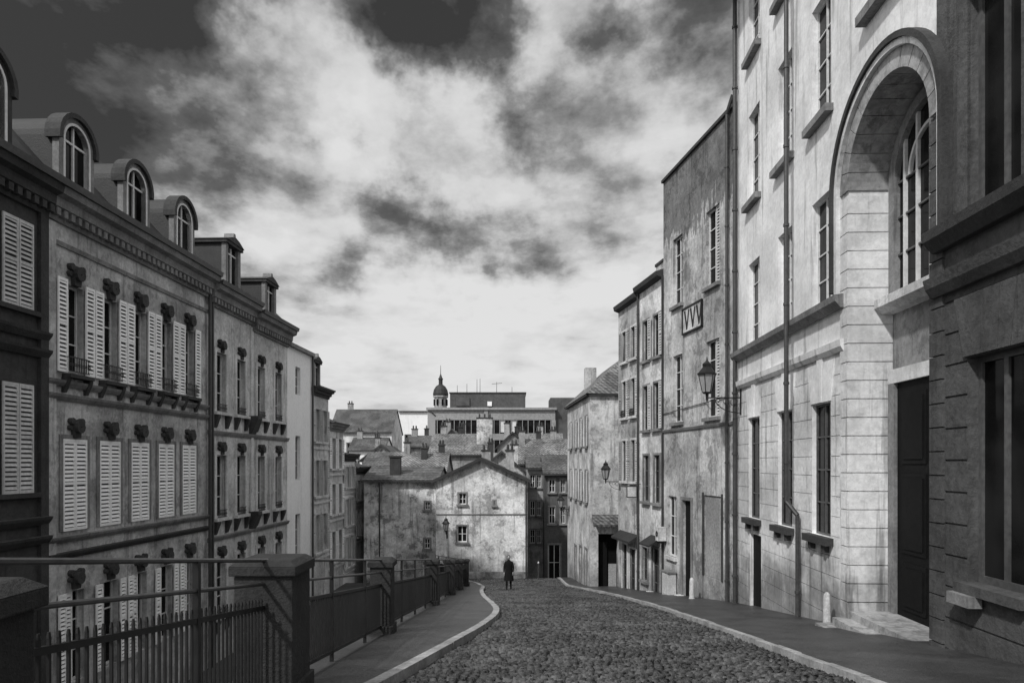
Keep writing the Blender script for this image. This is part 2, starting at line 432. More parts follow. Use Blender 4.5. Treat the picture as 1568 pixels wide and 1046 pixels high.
def ironguard(mb,a0,a1,z,n=.16,h=.42):
    mb.box(a0,a1,n-.012,n+.012,z+h,z+h+.03,'iron');mb.box(a0,a1,n-.012,n+.012,z+.03,z+.055,'iron')
    a=a0
    while a<a1:
        mb.box(a-.008,a+.008,n-.008,n+.008,z+.05,z+h,'iron')
        mb.ring(a+.05,z+h*.55,.025,.042,n-.006,n+.006,'iron',a=0,b=2*math.pi,seg=6)
        a+=.1
    mb.box(a0-.01,a0+.01,0,n,z+h,z+h+.02,'iron');mb.box(a1-.01,a1+.01,0,n,z+h,z+h+.02,'iron')
H=empty('townhouse'); mb=MB(**LF)
a0,a1=6.,18.0
ops=[];cs=[17.0,14.2,11.4,8.6]
for c in cs:
    ops+=[(c-.5,c+.5,3.9,6.1),(c-.5,c+.5,-.74,2.0),(c-.5,c+.5,-5.6,-3.2)]
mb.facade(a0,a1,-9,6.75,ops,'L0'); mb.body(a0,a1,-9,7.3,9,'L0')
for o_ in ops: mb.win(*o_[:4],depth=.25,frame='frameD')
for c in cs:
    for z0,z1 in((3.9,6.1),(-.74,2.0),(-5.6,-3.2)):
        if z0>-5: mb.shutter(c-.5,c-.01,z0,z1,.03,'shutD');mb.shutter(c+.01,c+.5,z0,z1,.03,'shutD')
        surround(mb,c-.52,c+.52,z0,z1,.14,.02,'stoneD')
for z in(3.2,2.75,-1.6,-2.1): mb.sect([(-.04,z),(.08,z),(.2,z+.15),(.22,z+.22),(-.04,z+.24)],a0,a1,'stoneD')
cornice(mb,a0,a1,6.5,'stoneD')
mb.box(17.72,18.0,-.04,.10,-9,6.5,'stoneD')
mansard(mb,a0,a1,7.22,9.15)
for c in(16.0,12.4,8.8): dormer(mb,c,7.25,9.85,1.5,'stoneD')
mb.build('walls_roof_windows',H)
# --- L1
H=empty('townhouse'); mb=MB(**LF)
a0,a1=18.0,26.8; cs=[19.12+1.56*k for k in range(5)]
ops=[]
for c in cs: ops+=[(c-.37,c+.37,2.55,4.95),(c-.5,c+.5,-1.85,.68),(c-.42,c+.42,-6.1,-3.55)]
mb.facade(a0,a1,-9,6.6,ops,'L1'); mb.body(a0,a1,-9,7.3,9,'L1')
for o_ in ops: mb.win(*o_[:4],depth=.22,frame='frame',rows=3,glass='glass')
for i,c in enumerate(cs):
    mb.shutter(c-.76,c-.38,2.5,5.05,.05);mb.shutter(c+.38,c+.76,2.5,5.05,.05)
    mb.shutter(c-.49,c-.005,-1.85,.68,.0);mb.shutter(c+.005,c+.49,-1.85,.68,.0)
    surround(mb,c-.5,c+.5,-1.85,.68,.12,.04,'stoneM',False)
    keystone(mb,c,5.1,1.25);keystone(mb,c,.86,1.15);keystone(mb,c,-3.35,1.15)
    mb.shutter(c-.72,c-.43,-6.1,-3.55,.05)
    if i%2: mb.shutter(c+.43,c+.72,-6.1,-3.55,.05)
    else: mb.shutter(c-.4,c+.0,-6.1,-3.55,-.1)
    ironguard(mb,c-.42,c+.42,2.5)
    mb.box(c-.5,c+.5,-.03,.26,2.36,2.46,'stoneD')
    for q in(-.45,.45): mb.sect([(-.03,1.95),(.06,1.95),(.2,2.3),(.2,2.36),(-.03,2.36)],c+q-.07,c+q+.07,'stoneD')
for z,mt in((1.72,'stoneM'),(2.1,'stoneM'),(-2.15,'stoneM'),(-2.6,'stoneD')): mb.sect([(-.04,z),(.06,z),(.14,z+.1),(.16,z+.17),(-.04,z+.19)],a0,a1-.1,mt)
mb.box(18.02,18.3,-.04,.08,-9,6.45,'L1')
mb.sect([(-.04,5.9),(.05,5.9),(.07,6.02),(-.04,6.04)],a0,a1,'stoneM')
cornice(mb,a0,a1,6.5,'stoneM')
mansard(mb,a0,a1,7.22,9.15)
for c in(19.15,22.0,24.95): dormer(mb,c,7.25,9.6,1.38)
mb.cyl((26.72,.14,-8),(26.72,.14,6.9),.06,.06,'zinc')
mb.build('walls_roof_windows',H)
# --- L2
H=empty('townhouse'); mb=MB(**LF)
a0,a1=26.8,35.3; cs=[27.9,29.75,31.9,34.0]
ops=[]
for c in cs: ops+=[(c-.42,c+.42,2.1,4.5),(c-.42,c+.42,-2.2,.35),(c-.42,c+.42,-6.2,-3.9)]
mb.facade(a0,a1,-9,6.3,ops,'L2'); mb.body(a0,a1,-9,6.9,9,'L2')
for o_ in ops: mb.win(*o_[:4],depth=.2,frame='frame',rows=3)
for c in cs:
    for z0,z1 in((2.1,4.5),(-2.2,.35),(-6.2,-3.9)):
        surround(mb,c-.42,c+.42,z0,z1,.17,.06,'trimL',True)
        keystone(mb,c,z1+.15,1.1)
        mb.shutter(c-.42,c-.2,z0,z1,-.12,'shutD')
        ironguard(mb,c-.4,c+.4,z0,.1,.3)
        for q in(-.5,.5): mb.sect([(-.03,z0-.65),(.06,z0-.65),(.22,z0-.2),(.22,z0-.12),(-.03,z0-.12)],c+q-.1,c+q+.1,'stoneD')
for z in(1.15,-3.1): mb.sect([(-.04,z),(.06,z),(.12,z+.1),(.14,z+.17),(-.04,z+.19)],a0,a1,'stoneM')
mb.box(30.75,31.0,-.04,.07,-9,6.15,'trimL')
for z in (1.3,-3.0): mb.sect([(-.03,z),(.1,z),(.42,z+.7),(.42,z+.85),(-.03,z+.85)],30.65,31.1,'stoneD')
cornice(mb,a0,30.85,6.25,'stoneM'); cornice(mb,30.87,a1,6.0,'stoneM')
mansard(mb,a0,a1,6.85,8.5)
dormer(mb,28.95,6.9,9.5,1.35,kind='gable'); dormer(mb,33.0,6.7,8.95,1.3,kind='gable')
mb.cyl((26.95,.14,-8),(26.95,.14,6.6),.055,.055,'zinc')
mb.build('walls_roof_windows',H)
# --- L3 white
H=empty('white_house'); mb=MB(**LF)
a0,a1=35.3,39.1
ops=[(36.5,37.25,3.7,5.2),(36.5,37.25,-.9,1.5),(36.5,37.25,-5.3,-2.7)]
mb.facade(a0,a1,-9,6.1,ops,'white'); mb.body(a0,a1,-9,6.1,9,'white')
for o_ in ops: mb.win(*o_[:4],depth=.2,glass='glass')
mb.box(a0,a1,-.1,.2,6.1,6.3,'stoneM'); mb.sect([(.1,6.3),(-5,8.2),(-9,6.3)],a0,a1,'slate')
mb.cyl((39.0,.1,-8),(39.0,.1,6.1),.06,.06,'zinc')
mb.build('walls_roof_windows',H)
def lhouse(a0,a1,top,mat,cs,rows,dorm=None,trim='stoneD',sh='shutD',roofh=1.8):
    H=empty('terraced_house'); mb=MB(**LF)
    ops=[]
    for c in cs:
        for z0,z1 in rows: ops.append((c-.42,c+.42,z0,z1))
    mb.facade(a0,a1,-11,top,ops,mat); mb.body(a0,a1,-11,top,9,mat)
    for o_ in ops:
        mb.win(*o_[:4],depth=.18); surround(mb,*o_[:4],.12,.04,'trimL')
        mb.shutter(o_[0]-.4,o_[0]-.02,o_[2],o_[3],.06,sh); mb.shutter(o_[1]+.02,o_[1]+.4,o_[2],o_[3],.06,sh)
    cornice(mb,a0,a1,top-.35,trim,.5,.4,False)
    mb.sect([(.3,top+.12),(-4,top+roofh),(-9,top)],a0+.01,a1-.01,'slate')
    for z in [r[0]-.45 for r in rows]: mb.box(a0,a1,-.04,.08,z,z+.14,'trimL')
    if dorm: dormer(mb,dorm[0],top,dorm[1],1.1,kind='gable')
    mb.build('walls_roof_windows',H)
lhouse(39.1,42.2,4.3,'L2',[40.0,41.3],[(1.3,3.2),(-1.9,.2),(-5.2,-3)],dorm=(39.9,6.2))
lhouse(42.2,45.4,2.4,'L2',[43.1,44.5],[(-.3,1.6),(-3.2,-1.3),(-6.2,-4.3)],trim='stoneM',sh='shut')
lhouse(45.4,48.2,.5,'white',[46.2,47.4],[(-1.6,-.2),(-4.2,-2.4),(-7,-5)],roofh=1.)
lhouse(48.2,52,-.4,'light',[49.2,50.8],[(-2.6,-1.2),(-5.2,-3.4)],roofh=1.4)
lhouse(52,57,-1.,'white',[53.2,55],[(-3.2,-1.8),(-6.2,-4.4)],roofh=1.4)
# ------------------------------------------------------------ RIGHT ROW
RF=dict(org=(6.9,0),d=(41/1045,1),side=-1)
H=empty('school_building'); mb=MB(**RF)
rows=[(-1.75,1.46),(3.85,6.5),(8.45,11.35),(13.2,15.5)]
cs=[21.9,19.15,16.7]; hw=.55
ops=[(c-hw,c+hw,z0,z1) for c in cs for z0,z1 in rows]
gz=[(-5.0+.47*k,-5.0+.47*k+.018) for k in range(16)]
hatch=(21.2,22.35,-4.9,-2.25)
lo=[o_ for o_ in ops if o_[3]<2.6]+[hatch]; hi=[o_ for o_ in ops if o_[2]>2.6]
S0,S1=15.35,23.75
mb.facade(S0,S1,-7,2.62,lo,'R2low',depth=.17,grooves=[q for q in gz if q[1]<2.5],rev='R2')
mb.facade(S0,S1,2.62,16.2,hi,'R2',depth=.2)
for o_ in ops: mb.win(*o_[:4],depth=.15 if o_[3]<2.6 else .18,frame='frameD' if o_[3]<2.6 else 'frame',rows=4,glass='glass',t=.045)
mb.quad([(hatch[0],-.12,hatch[2]),(hatch[1],-.12,hatch[2]),(hatch[1],-.12,hatch[3]),(hatch[0],-.12,hatch[3])],'wood')
for c in cs:
    for z0,z1 in rows:
        if z0==3.85: continue
        mb.box(c-hw-.16,c+hw+.16,-.1,.2,z0-.18,z0-.003,'stoneM' if z0>0 else 'stoneD')
        if z0<0:
            for q in(-.4,.4): mb.box(c+q-.07,c+q+.07,-.05,.14,z0-.36,z0-.182,'stoneD')
    for i in range(-2,3):
        b0=(i-.5)*.235;b1=(i+.5)*.235
        mb.prism([(c+b0+.006,1.49),(c+b1-.006,1.49),(c+b1*1.35-.006,2.45+(.0 if i else .1)),(c+b0*1.35+.006,2.45+(.0 if i else .1))],-.05,.03+(.02 if i==0 else 0),'R2')
mb.sect([(-.04,2.55),(.06,2.55),(.12,2.65),(.14,2.8),(-.04,2.84)],S0,S1,'R2')
mb.sect([(-.04,3.52),(.12,3.52),(.24,3.66),(.26,3.8),(-.04,3.84)],S0,S1,'stoneM')
T0,T1=3.0,11.85
cs2=[10.35,7.4,4.7]
ops2=[(c-.65,c+.65,z0,z1) for c in cs2 for z0,z1 in[(-1.9,1.7),(4.0,7.6),(9.2,12.4),(13.6,15.6)]]
g2=[(-4.2+.53*k,-4.2+.53*k+.035) for k in range(14)]
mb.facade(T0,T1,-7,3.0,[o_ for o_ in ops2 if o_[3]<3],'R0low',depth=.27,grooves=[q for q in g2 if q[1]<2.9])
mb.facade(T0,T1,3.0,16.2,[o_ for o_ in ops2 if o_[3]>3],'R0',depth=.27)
for o_ in ops2:
    mb.win(*o_[:4],depth=.22,frame='frameD',rows=1,glass='glass',t=.09)
    if o_[2]>0:
        mb.box(o_[0]-.2,o_[1]+.2,-.1,.22,o_[2]-.22,o_[2]-.003,'stoneD')
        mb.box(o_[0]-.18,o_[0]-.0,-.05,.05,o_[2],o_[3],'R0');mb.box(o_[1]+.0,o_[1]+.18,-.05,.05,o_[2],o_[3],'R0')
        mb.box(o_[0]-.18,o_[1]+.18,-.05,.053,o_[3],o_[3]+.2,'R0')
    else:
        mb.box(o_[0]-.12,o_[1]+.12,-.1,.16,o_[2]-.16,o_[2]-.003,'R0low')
        mb.box(o_[1]-.45,o_[1]+.12,.05,.26,o_[2]-.34,o_[2]-.162,'stoneM')
        for i in range(-2,3):
            c=(o_[0]+o_[1])/2;b0=(i-.5)*.28;b1=(i+.5)*.28
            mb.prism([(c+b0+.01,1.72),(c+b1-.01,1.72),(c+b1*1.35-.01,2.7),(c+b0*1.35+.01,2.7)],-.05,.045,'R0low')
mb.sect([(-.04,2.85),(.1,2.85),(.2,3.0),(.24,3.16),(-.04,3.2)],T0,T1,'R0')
mb.sect([(-.04,3.6),(.14,3.6),(.3,3.78),(.32,3.94),(-.04,3.98)],T0,T1-.1,'stoneD')
# portal bay
A0,A1=11.85,15.35; j0,j1=11.95,15.2; ca=(j0+j1)/2; rr=(j1-j0)/2; zs=6.05; dp=.95
N=28
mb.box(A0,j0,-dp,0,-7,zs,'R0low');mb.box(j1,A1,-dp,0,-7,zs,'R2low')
pts=[(ca+rr*math.cos(math.pi*i/N),zs+rr*math.sin(math.pi*i/N)) for i in range(N+1)]
TOP=8.9
for (p,q) in zip(pts,pts[1:]):
    mb.quad([(p[0],0,p[1]),(q[0],0,q[1]),(q[0],0,TOP),(p[0],0,TOP)],'R2')
    mb.quad([(p[0],0,p[1]),(q[0],0,q[1]),(q[0],-dp,q[1]),(p[0],-dp,p[1])],'R2')
mb.quad([(A0,0,zs),(j0,0,zs),(j0,0,TOP),(A0,0,TOP)],'R2');mb.quad([(j1,0,zs),(A1,0,zs),(A1,0,TOP),(j1,0,TOP)],'R2')
uo=[(ca-.6,ca+.6,9.4,12.4),(ca-.6,ca+.6,13.6,15.6)]
mb.facade(A0,A1,TOP,16.2,uo,'R2',depth=.3)
for o_ in uo: mb.win(*o_,depth=.25,frame='frameD',rows=4,glass='glass'); mb.box(o_[0]-.25,o_[1]+.25,-.1,.22,o_[2]-.2,o_[2]-.003,'stoneM')
z=-4.3
while z<zs-.1:
    z2=min(z+.41,zs)
    mb.box(j1-.035,j1+.34,-dp+.01,.05,z+.012,z2-.012,'R2low')
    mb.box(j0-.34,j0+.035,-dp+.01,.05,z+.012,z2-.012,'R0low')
    z+=.41
for i in range(13):
    t0=math.pi*i/13+.006;t1=math.pi*(i+1)/13-.006
    k=[]
    for r_ in(rr-.035,rr+.34):
        for tt in (t0,(t0+t1)/2,t1): k.append((ca+r_*math.cos(tt),zs+r_*math.sin(tt)))
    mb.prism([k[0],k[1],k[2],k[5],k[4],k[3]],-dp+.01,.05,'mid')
mb.ring(ca,zs,rr+.34,rr+.46,-.03,.14,'R2low',seg=28,legs=2.2)
mb.ring(ca,zs,rr+.46,rr+.58,-.03,.2,'stoneD',seg=28,legs=2.15)
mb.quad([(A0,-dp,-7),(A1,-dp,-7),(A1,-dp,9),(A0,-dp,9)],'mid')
wr=rr-.28
mb.disc(ca,zs,wr,-dp+.03,'glass',drop=zs-3.6,seg=24)
mb.ring(ca,zs,wr-.1,wr+.14,-dp-.01,-dp+.16,'stoneM',seg=24,legs=zs-3.6)
mb.ring(ca,zs,wr*.55,wr*.55+.07,-dp,-dp+.1,'frame',seg=20)
for q in(-.72,-.36,0,.36,.72): mb.box(ca+q*wr-.035,ca+q*wr+.035,-dp,-dp+.095,3.6,zs+math.sqrt(max(wr*wr-(q*wr)**2,0))-.05,'frame')
for z in(4.5,5.3,zs): mb.box(ca-wr,ca+wr,-dp,-dp+.08,z-.02,z+.02,'frameD')
mb.sect([(-dp-.01,3.3),(-dp+.25,3.3),(-dp+.42,3.42),(-dp+.42,3.6),(-dp-.01,3.6)],j0+.04,j1-.04,'trimL')
d0,d1=ca-1.3,ca+1.3
mb.box(d0,d1,-dp-.01,-dp+.06,-3.4,1.75,'wood')
mb.box(ca-.03,ca+.03,-dp+.05,-dp+.1,-3.4,1.75,'wood')
for sx in(-1,1):
    c=ca+sx*.62
    for z0,z1 in((-3.1,-2.1),(-1.9,-.2),(0,1.5)):
        mb.box(c-.45,c+.45,-dp+.055,-dp+.085,z0,z1,'wood'); mb.box(c-.36,c+.36,-dp+.08,-dp+.11,z0+.1,z1-.1,'wood')
mb.box(d0-.25,d0,-dp-.01,-dp+.14,-3.4,1.75,'mid');mb.box(d1,d1+.25,-dp-.01,-dp+.14,-3.4,1.75,'stoneM')
mb.box(d0-.25,d1+.25,-dp-.01,-dp+.143,1.75,2.05,'R2low')
mb.box(ca-.5,ca-.46,-dp+.1,-dp+.16,-2.2,-1.9,'railL')
mb.box(j0+.03,j1-.04,-dp,.02,-5,-3.26,'mid'); mb.box(j0-.1,j1+.05,-.5,.34,-5,-3.42,'mid')
mb.box(j0+.2,j1+.3,-.5,.62,-5,-3.6,'mid')
mb.body(T0,S1,-7,16.2,12,'mid')
mb.sect([(-.1,16.2),(.95,16.2),(1.0,16.45),(-.1,16.5)],T0,S1,'stoneD')
mb.sect([(1.0,16.45),(-6,19.5),(-12,16.4)],T0,S1,'slate')
def pipe(mb,a,z0,z1,n=.16,r=.06):
    mb.cyl((a,n,z0),(a,n,z1),r,r,'zinc',10)
    z=z0+1
    while z<z1: mb.cyl((a,n,z),(a,n,z+.07),r*1.35,r*1.35,'zinc',10); z+=2.1
pipe(mb,18.15,-1.0,16.2,.32); mb.cyl((18.15,.32,-1.0),(17.9,.12,-1.35),.06,.06,'zinc',10); pipe(mb,17.9,-4.4,-1.35,.12,.055)
pipe(mb,23.55,-4.9,16.2,.14,.075)
mb.build('walls_roof_windows',H)
def bollard(x,y,h=.75,r=.12):
    mb=MB((x,y)); z=g(y)+.1
    pr=[(r*1.15,0),(r,.05),(r*.9,h*.8),(r*.75,h*.93),(r*.35,h)]
    for (r0,h0),(r1,h1) in zip(pr,pr[1:]): mb.cyl((0,0,z+h0),(0,0,z+h1),r0,r1,'trimL',12)
    mb.build('stone_bollard')
bollard(7.2,15.6,.75,.09); bollard(6.9,26.2,.8,.10)
# --- R3
ox,oy=7.83,23.82
RG=dict(org=(ox,oy),d=(-.16,1),side=-1)
H=empty('plaster_townhouse'); mb=MB(**RG)
ops=[(1.3,2.4,6.7,9.6),(4.65,5.65,6.7,9.6),(1.3,2.4,1.75,4.65),(4.65,5.65,1.75,4.6),(1.1,2.6,-4.3,-1.2),(3.75,4.6,-5.5,-1.5),(5.3,6.2,-4.0,-1.4)]
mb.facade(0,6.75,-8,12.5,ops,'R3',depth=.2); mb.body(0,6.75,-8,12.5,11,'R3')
for o_ in ops[:4]:
    mb.win(*o_,depth=.17,rows=4,glass='glass'); mb.box(o_[0]-.12,o_[1]+.12,-.05,.14,o_[2]-.14,o_[2]-.003,'stoneM')
for (z0,z1) in((6.7,9.6),(1.75,4.65)):
    mb.shutter(1.33,1.7,z0,z1,-.12,'shutD')
mb.win(*ops[6],depth=.15); mb.box(5.2,6.3,-.05,.12,-4.15,-4.0,'trimL')
o_=ops[4]; mb.box(o_[0],o_[1],-.16,-.08,o_[2],o_[3],'woodM')
for k in range(9): mb.box(o_[0]+.02+k*.165,o_[0]+.165+k*.165-.01,-.09,-.055,o_[2]+.02,o_[3]-.02,'woodM')
mb.box(o_[0]-.1,o_[0],-.03,.04,o_[2],o_[3]+.1,'stoneD');mb.box(o_[1],o_[1]+.1,-.03,.04,o_[2],o_[3]+.1,'stoneD')
o_=ops[5]; mb.box(o_[0],o_[1],-.17,-.12,o_[2],o_[3],'wood')
mb.box(o_[0]+.1,o_[1]-.1,-.13,-.09,o_[2]+.2,o_[2]+1.2,'wood');mb.box(o_[0]+.1,o_[1]-.1,-.13,-.09,o_[2]+1.5,o_[3]-.8,'wood')
surround(mb,*ops[5],.14,.05,'stoneM',False)
mb.sect([(-.04,1.38),(.06,1.38),(.1,1.48),(-.04,1.54)],0,6.75,'stoneM')
mb.box(-.0,6.78,-.3,.1,12.5,12.62,'stoneD')
pipe(mb,.45,-5.2,12.4,.13,.06); mb.cyl((.45,.13,12.4),(.1,.05,12.9),.07,.1,'zinc')
mb.box(3.5,4.9,0,.55,-7,-5.62,'trimL');mb.box(3.6,4.8,0,.3,-7,-5.45,'trimL')
mb.box(6.70,6.76,-.05,.1,-8,8.4,'stoneD')
mb.cyl((.6,.04,2.4),(6.7,.04,2.2),.018,.018,'iron',5)
mb.build('walls_roof_windows',H)
mb=MB(**RG)
mb.box(2.7,4.5,.02,.05,5.35,6.35,'R4b')
for a0_,a1_,z0_,z1_ in((2.66,4.54,5.31,5.37),(2.66,4.54,6.33,6.39),(2.66,2.72,5.31,6.39),(4.48,4.54,5.31,6.39)): mb.box(a0_,a1_,.01,.09,z0_,z1_,'iron')
for k in range(3):
    b0=4.35-k*.58
    mb.prism([(b0,6.25),(b0-.12,6.25),(b0-.32,5.5),(b0-.24,5.46)],.04,.07,'iron')
    mb.prism([(b0-.5,6.25),(b0-.42,6.25),(b0-.24,5.46),(b0-.32,5.5)],.04,.07,'iron')
mb.build('wall_sign')
# air conditioning unit on the plaster townhouse
mb=MB(**RG)
mb.box(6.35,6.68,.02,.4,-3.4,-2.8,'trimL'); mb.ring(6.515,-3.1,.04,.13,.4,.415,'iron',a=0,b=2*math.pi,seg=14)
for q in(6.38,6.62): mb.box(q,q+.04,.0,.38,-3.5,-3.402,'iron')
mb.build('air_conditioner')
# --- R4a/R4b
H=empty('terraced_house'); mb=MB(**RG)
cs=[7.5,8.9]; ops=[(c-.38,c+.38,z0,z1) for c in cs for z0,z1 in((4.9,6.8),(1.6,3.7),(-1.8,.4))]+[(7.2,8.1,-6.3,-3.9),(8.7,9.4,-5.6,-4)]
mb.facade(6.77,9.9,-9,8.5,ops,'R4b',depth=.14); mb.body(6.77,9.9,-9,8.5,9,'R4b')
for o_ in ops: mb.win(*o_,depth=.12,glass='glass',frame='frameD'); surround(mb,*o_,.1,.04,'stoneM')
for c in cs:
    for z0,z1 in((4.9,6.8),(1.6,3.7)): mb.shutter(c-.75,c-.4,z0,z1,.06,'shutD')
mb.sect([(-.04,8.3),(.3,8.4),(.35,8.6),(-.04,8.62)],6.77,9.9,'stoneD'); mb.sect([(.3,8.61),(-4,10.2),(-9,8.5)],6.79,9.9,'tileD')
pipe(mb,9.85,-6.3,8.4,.1,.05)
mb.box(7.0,7.9,-.9,-.1,8.5,9.1,'R4'); mb.box(6.95,7.95,-.95,-.05,9.1,9.22,'stoneD')
for q in(.2,.6): mb.cyl((7.0+q,-.5,9.2),(7.0+q,-.5,9.5),.12,.09,'tile')
mb.sect([(-.03,-3.4),(.6,-3.75),(.6,-3.68),(-.03,-3.3)],7.0,8.3,'slate')
mb.box(7.0,8.3,0,.5,-8,-6.1,'trimL'); mb.box(7.1,8.2,0,.28,-8,-5.93,'trimL')
mb.build('walls_roof_windows',H)
H=empty('terraced_house'); mb=MB(**RG)
cs=[10.7,12.1]; ops=[(c-.38,c+.38,z0,z1) for c in cs for z0,z1 in((5.3,6.9),(2.4,4.3),(-.9,1.2))]+[(10.4,11.3,-6.6,-4.3),(11.7,12.5,-6.7,-4.2)]
mb.facade(9.9,13.2,-9,8.3,ops,'R4',depth=.14); mb.body(9.9,13.2,-9,8.3,9,'R4')
for o_ in ops: mb.win(*o_,depth=.12,glass='glass',frame='frameD'); surround(mb,*o_,.1,.04,'trimL')
for c in cs:
    for z0,z1 in((5.3,6.9),(2.4,4.3),(-.9,1.2)): mb.shutter(c-.72,c-.4,z0,z1,.06,'shutD'); mb.shutter(c+.4,c+.72,z0,z1,.06,'woodM')
for c in cs: ironguard(mb,c-.35,c+.35,2.4,.12,.35)
mb.sect([(-.04,8.1),(.25,8.2),(.3,8.4),(-.04,8.42)],9.9,13.2,'stoneD'); mb.sect([(.3,8.41),(-4,9.8),(-9,8.3)],9.92,13.2,'tileD')
mb.sect([(-.04,-3.7),(.5,-3.95),(.5,-3.85),(-.04,-3.5)],10.0,12.9,'slate')
mb.box(10.2,11.5,0,.4,-8,-6.55,'trimL')
mb.build('walls_roof_windows',H)
# projecting shop sign
mb=MB(**RG)
mb.cyl((9.7,0,-1.0),(9.7,.75,-1.0),.018,.018,'iron',6); mb.box(9.68,9.72,.2,.72,-1.65,-1.08,'stoneD'); mb.box(9.67,9.73,.24,.68,-1.6,-1.13,'trimL')
mb.build('shop_sign')
# --- R5 corner house
H=empty('corner_house'); cx,cy=4.35,38.
mb=MB((cx,cy),(-.05,1),-1)
cs=[1.3,3.4,5.5,7.8]; ops=[(c-.35,c+.35,z0,z1) for c in cs for z0,z1 in((1.0,2.7),(-2.2,-.4))]+[(.9,1.8,-7.6,-4.9),(3,3.9,-7.7,-5),(5.1,6,-8,-5.2)]
mb.facade(0,9.6,-10,3.85,ops,'R5',depth=.14)
for o_ in ops: mb.win(*o_,depth=.12,rows=2,glass='glass',frame='frameD'); surround(mb,*o_,.09,.04,'stoneM')
for c in cs:
    for z0,z1 in((1.0,2.7),(-2.2,-.4)): mb.shutter(c-.72,c-.4,z0,z1,.06,'shutD')
mb.quad([(9.6,0,-10),(9.6,-6,-10),(9.6,-6,3.85),(9.6,0,3.85)],'R5')
mb.box(0,9.6,-.1,.22,3.78,3.9,'stoneD')
e=.25
P=[mb.P(-e,e,3.9),mb.P(9.8,e,3.9),mb.P(9.8,-4.6,3.9),mb.P(-e,-4.6,3.9),mb.P(2.2,-2.15,6.15),mb.P(8.,-2.15,6.15)]
mb.raw(P,[(0,1,5,4),(1,2,5),(2,3,4,5),(3,0,4)],'tile')
mb.box(6.0,6.7,-1.4,-.7,4.6,6.2,'R4')
mb.build('street_walls_roof',H)
mb=MB((cx,cy),(1,.0),1)
ops=[(.45,1.55,-7.1,-3.9)]
mb.facade(0,3.2,-10,3.85,ops,'R5',depth=.5)
mb.quad([(.45,-.5,-7.1),(1.55,-.5,-7.1),(1.55,-.5,-3.9),(.45,-.5,-3.9)],'black')
mb.box(.45,1.0,-.45,-.4,-7.0,-4.4,'wood'); mb.box(1.05,1.5,-.3,-.25,-7.0,-5.6,'woodM')
mb.sect([(-.03,-2.95),(.7,-3.45),(.7,-3.35),(-.03,-2.8)],.1,2.0,'tileD')
mb.box(-.1,3.2,-.1,.2,3.78,3.9,'stoneD')
mb.cyl((1.9,.08,-7),(1.9,.08,3.8),.05,.05,'zinc')
mb.build('gable_wall',H)
# ------------------------------------------------------------ generic houses
def chimney(mb,a,n,z0,z1,w=.7,d=.5,mat='mid',pots=2):
    mb.box(a-w/2,a+w/2,n-d/2,n+d/2,z0,z1,mat); mb.box(a-w/2-.06,a+w/2+.06,n-d/2-.06,n+d/2+.06,z1,z1+.12,'stoneD')
    for i in range(pots):
        q=a-w/2+w*(i+.5)/pots; mb.cyl((q,n,z1+.12),(q,n,z1+.5),.11,.08,'tileD')
def house(name,x0,x1,y,depth,zb,ze,zr,wall,roof,wins=(),axis='x',chim=(),apex=None,sh=None,over=.3,rf=.45):
    H=empty(name); mb=MB((x0,y),(1,0),1); W=x1-x0
    mb.facade(0,W,zb,ze,wins,wall,depth=.2)
    for o_ in wins:
        mb.win(*o_[:4],depth=.17,rows=2,glass='glass'); surround(mb,*o_[:4],.1,.03,'stoneM')
        if sh: mb.shutter(o_[0]-.45,o_[0]-.05,o_[2],o_[3],.05,sh)
    mb.quad([(0,0,zb),(0,-depth,zb),(0,-depth,ze),(0,0,ze)],wall);mb.quad([(W,0,zb),(W,-depth,zb),(W,-depth,ze),(W,0,ze)],wall)
    mb.quad([(0,-depth,zb),(W,-depth,zb),(W,-depth,ze),(0,-depth,ze)],wall)
    if axis=='x':
        dm=depth*rf
        k=(zr-ze)/dm
        mb.sect([(over,ze-over*k),(-dm,zr),(-depth-over,ze-over*k),(-depth-over,ze-over*k+.12),(-dm,zr+.12),(over,ze-over*k+.12)],-over*.5,W+over*.5,roof)
        for a in(0,W): mb.quad([(a,0,ze),(a,-depth,ze),(a,-dm,zr)],wall)
        mb.box(-over*.5,W+over*.5,over,over+.1,ze-over*k-.05,ze-over*k+.07,'zinc')
    else:
        c=apex if apex is not None else W/2
        kl_=(zr-ze)/c; kr_=(zr-ze)/(W-c)
        mb.quad([(0,0,ze),(W,0,ze),(c,0,zr)],wall); mb.quad([(0,-depth,ze),(W,-depth,ze),(c,-depth,zr)],wall)
        mb.prism([(-over,ze-over*kl_),(c,zr),(c,zr+.14),(-over,ze-over*kl_+.14)],over,-depth-over,roof)
        mb.prism([(W+over,ze-over*kr_),(c,zr),(c,zr+.14),(W+over,ze-over*kr_+.14)],over,-depth-over,roof)
        for (a,za) in((-over,ze-over*kl_),(W+over,ze-over*kr_)):
            mb.prism([(a,za-.06),(c,zr-.06),(c,zr+.16),(a,za+.16)],over+.003,over+.05,'stoneD')
    for ch in chim: chimney(mb,*ch)
    mb.build('walls_roof_windows',H); return mb
house('gable_house',-5.15,1.05,46.2,9,-11,-1.15,.28,'M2','tileD',
      wins=[(1.55,2.05,-2.75,-2.0),(1.45,2.1,-5.3,-4.2),(3.9,4.0,-2.8,-2.5),],axis='y',apex=3.1,chim=[(5.0,-3,-.8,.9,.6,.6,'mid',2),(3.1,-8,0,1.0)])
mb=MB((-5.15,46.2),(1,0),1); mb.box(.02,6.18,-.03,.05,-3.45,-3.38,'stoneM'); mb.box(.02,6.18,-.03,.07,-9,-7.3,'R4'); mb.cyl((6.1,.1,-8),(6.1,.1,-1.2),.05,.05,'zinc'); mb.build('wall_course')
